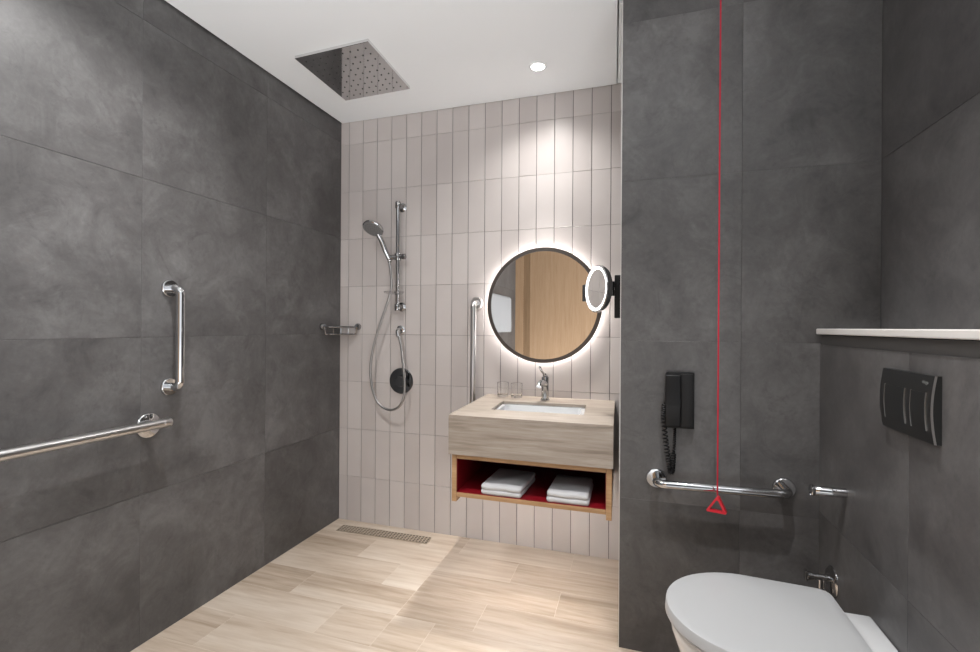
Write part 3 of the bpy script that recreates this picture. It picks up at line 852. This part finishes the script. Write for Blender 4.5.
bmesh.ops.transform(bm, verts=bm.verts, matrix=Matrix(((0, 0, -1, XLEDGE - bow(v_) - 0.0012), (-1, 0, 0, yc_), (0, 1, 0, zc_), (0, 0, 0, 1))))
obj('lettering', bm, M['logo'], t, 0)

# short chrome peg and the water valve
t = thing('roll_peg', 'short chrome peg sticking out of the cistern wall above the water valve', 'holder', (XLEDGE, 1.577, 0.703))
obj('rod', lathe([(0, 0), (0.0135, 0), (0.0135, 0.076), (0.0115, 0.079), (0, 0.079)], (XLEDGE, 1.577, 0.703), (-1, 0, 0), 24), M['chrome'], t)
obj('end_disc', lathe([(0, 0), (0.0155, 0), (0.0165, 0.002), (0.0165, 0.007), (0.0145, 0.009), (0, 0.009)], (XLEDGE - 0.079, 1.577, 0.703), (-1, 0, 0), 24), M['chrome'], t)

vy, vz = 1.668, 0.413
t = thing('angle_valve', 'chrome water valve with round wall plate behind the toilet', 'valve', (XLEDGE, vy, vz))
obj('wall_plate', lathe([(0, 0), (0.045, 0), (0.045, 0.002), (0.036, 0.009), (0.012, 0.012), (0, 0.012)], (XLEDGE, vy, vz - 0.008), (-1, 0, 0), 36), M['chrome'], t)
bm = tube([(XLEDGE - 0.008, vy, vz), (XLEDGE - 0.054, vy, vz)], 0.0095, 16)
add_tube(bm, [(XLEDGE - 0.030, vy, vz), (XLEDGE - 0.030, vy, vz - 0.05)], [0.0085, 0.0085], 14)
add_lathe(bm, [(0, 0), (0.0125, 0), (0.0125, 0.016), (0, 0.016)], (XLEDGE - 0.030, vy, vz - 0.05), (0, 0, 1), 6)
obj('body', bm, M['chrome'], t)
bm = tube([(XLEDGE - 0.052, vy, vz), (XLEDGE - 0.066, vy, vz)], [0.012, 0.013], 16)
add_box(bm, XLEDGE - 0.074, XLEDGE - 0.066, vy - 0.010, vy + 0.010, vz - 0.014, vz + 0.016, bevel=0.002)
obj('lever', bm, M['chrome'], t)

# ------------------------------------------------------------------ towel behind the viewer, seen in the round mirror
t = thing('towel_rail', 'chrome towel rail on the left wall, seen in the round mirror', 'towel rail', (XL, -0.85, 1.55))
obj('bar', tube([(XL + 0.075, -1.37, 1.553), (XL + 0.075, -0.32, 1.553)], 0.009, 14), M['chrome'], t)
for yy in (-1.34, -0.36):
    obj('post', tube([(XL + 0.001, yy, 1.553), (XL + 0.075, yy, 1.553)], 0.010, 14), M['chrome'], t)
prof = [(0.050, 1.14), (0.050, 1.35), (0.052, 1.54), (0.060, 1.562), (0.075, 1.571), (0.091, 1.562), (0.099, 1.54), (0.102, 1.35), (0.104, 1.105), (0.090, 1.103), (0.088, 1.35), (0.087, 1.535), (0.075, 1.5625), (0.063, 1.535), (0.062, 1.35), (0.062, 1.14)]
bm = BM()
ny = 24
loft(bm, [[(XL + a + (0.003 * math.sin(k * 1.3) if z < 1.5 else 0), -1.30 + 0.90 * k / ny, z) for a, z in prof] for k in range(ny + 1)])
o = obj('bath_towel', bm, cloth('pale_towelling', (0.34, 0.34, 0.345)), None, 60, origin=(XL + 0.075, -0.85, 1.105))
tag(o, 'pale bath towel on the towel rail, seen in the round mirror', 'towel')

# ------------------------------------------------------------------ lights
def downlight(x, y, label, group='recessed ceiling downlights'):
    t = thing('ceiling_light', label, 'ceiling light', (x, y, ZC), group)
    obj('trim_ring', lathe([(0.030, 0.0), (0.044, 0.0), (0.044, -0.002), (0.040, -0.005), (0.031, -0.005), (0.030, 0.0)], (x, y, ZC - 0.0002), (0, 0, 1), 40), M['plaster'], t)
    obj('lens', lathe([(0, 0.001), (0.0295, 0.001), (0.0295, -0.0025), (0, -0.0035)], (x, y, ZC - 0.0012), (0, 0, 1), 32), M['lamp'], t)
    return t
def spot(x, y, power, size=120, blend=0.7, rad=0.04, col=(1.0, 0.985, 0.975), tgt=None):
    l = bpy.data.lights.new('lamp_spot', 'SPOT')
    l.energy = power
    l.spot_size = math.radians(size); l.spot_blend = blend
    l.shadow_soft_size = rad
    l.color = col
    o = bpy.data.objects.new('lamp_spot', l); COL.objects.link(o)
    o.location = (x, y, ZC - 0.02)
    if tgt:
        o.rotation_euler = (Vector(tgt) - o.location).to_track_quat('-Z', 'Y').to_euler()
    return o
def point(x, y, z, power, rad, col=(1, 0.95, 0.9)):
    l = bpy.data.lights.new('lamp_point', 'POINT'); l.energy = power; l.shadow_soft_size = rad; l.color = col
    o = bpy.data.objects.new('lamp_point', l); COL.objects.link(o); o.location = (x, y, z); return o

downlight(-0.451, 2.163, 'small lit ceiling downlight in the white ceiling above the round mirror')
spot(-0.451, 2.163, 25, 138, 1.0, col=(1.0, 0.98, 0.96))
spot(-0.451, 2.163, 95, 52, 1.0, col=(1.0, 0.98, 0.96))
spot(-1.18, 1.08, 50, 150, 1.0, 0.02)
spot(-1.18, 1.08, 36, 90, 0.8, 0.02)
spot(0.21, 1.05, 64, 84, 0.9, 0.02)
spot(0.21, 1.05, 5, 140, 1.0)
spot(-0.5, -0.15, 36, 150, 1.0)  # fill added behind the viewer, no fitting known there


WORLD_BASE, WORLD_RIGHT, WORLD_LOW = 0.15, 1.6, 7.0   # made-up surroundings: glow from the right and below added as fill
w = bpy.data.worlds.new('world'); SC.world = w
w.use_nodes = True
wn = w.node_tree
tc = wn.nodes.new('ShaderNodeTexCoord')
sx = wn.nodes.new('ShaderNodeSeparateXYZ')
wn.links.new(tc.outputs['Generated'], sx.inputs[0])
right = math_node(wn, 'MULTIPLY', math_node(wn, 'MAXIMUM', sx.outputs['X'], 0.0), WORLD_RIGHT)
low = math_node(wn, 'MULTIPLY', math_node(wn, 'MAXIMUM', math_node(wn, 'MULTIPLY', sx.outputs['Z'], -1.0), 0.0), WORLD_LOW)
st = math_node(wn, 'ADD', math_node(wn, 'ADD', right, low), WORLD_BASE)
bg = wn.nodes['Background']
bg.inputs[0].default_value = (0.955, 0.975, 1.0, 1)
wn.links.new(st, bg.inputs[1])

# ------------------------------------------------------------------ camera
cd = bpy.data.cameras.new('camera')
cam = bpy.data.objects.new('camera', cd); COL.objects.link(cam)
cd.sensor_width = 36.0
cd.lens = 36.0 * 469.0577 / 980.0
cd.shift_y = 0.77 / 980.0
cd.clip_start = 0.01
cam.matrix_world = Matrix.Translation((0, 0, 1.17)) @ Matrix.Rotation(0.3038, 4, 'Z') @ Matrix.Rotation(PI / 2, 4, 'X') @ Matrix.Rotation(0.0066, 4, 'Z')
SC.camera = cam

vs_ = SC.view_settings
vs_.view_transform = 'Standard'; vs_.look = 'None'; vs_.exposure = 0.07; vs_.gamma = 1.0; vs_.use_curve_mapping = False
SC.cycles.max_bounces = 12
SC.cycles.diffuse_bounces = 6
SC.cycles.transparent_max_bounces = 16
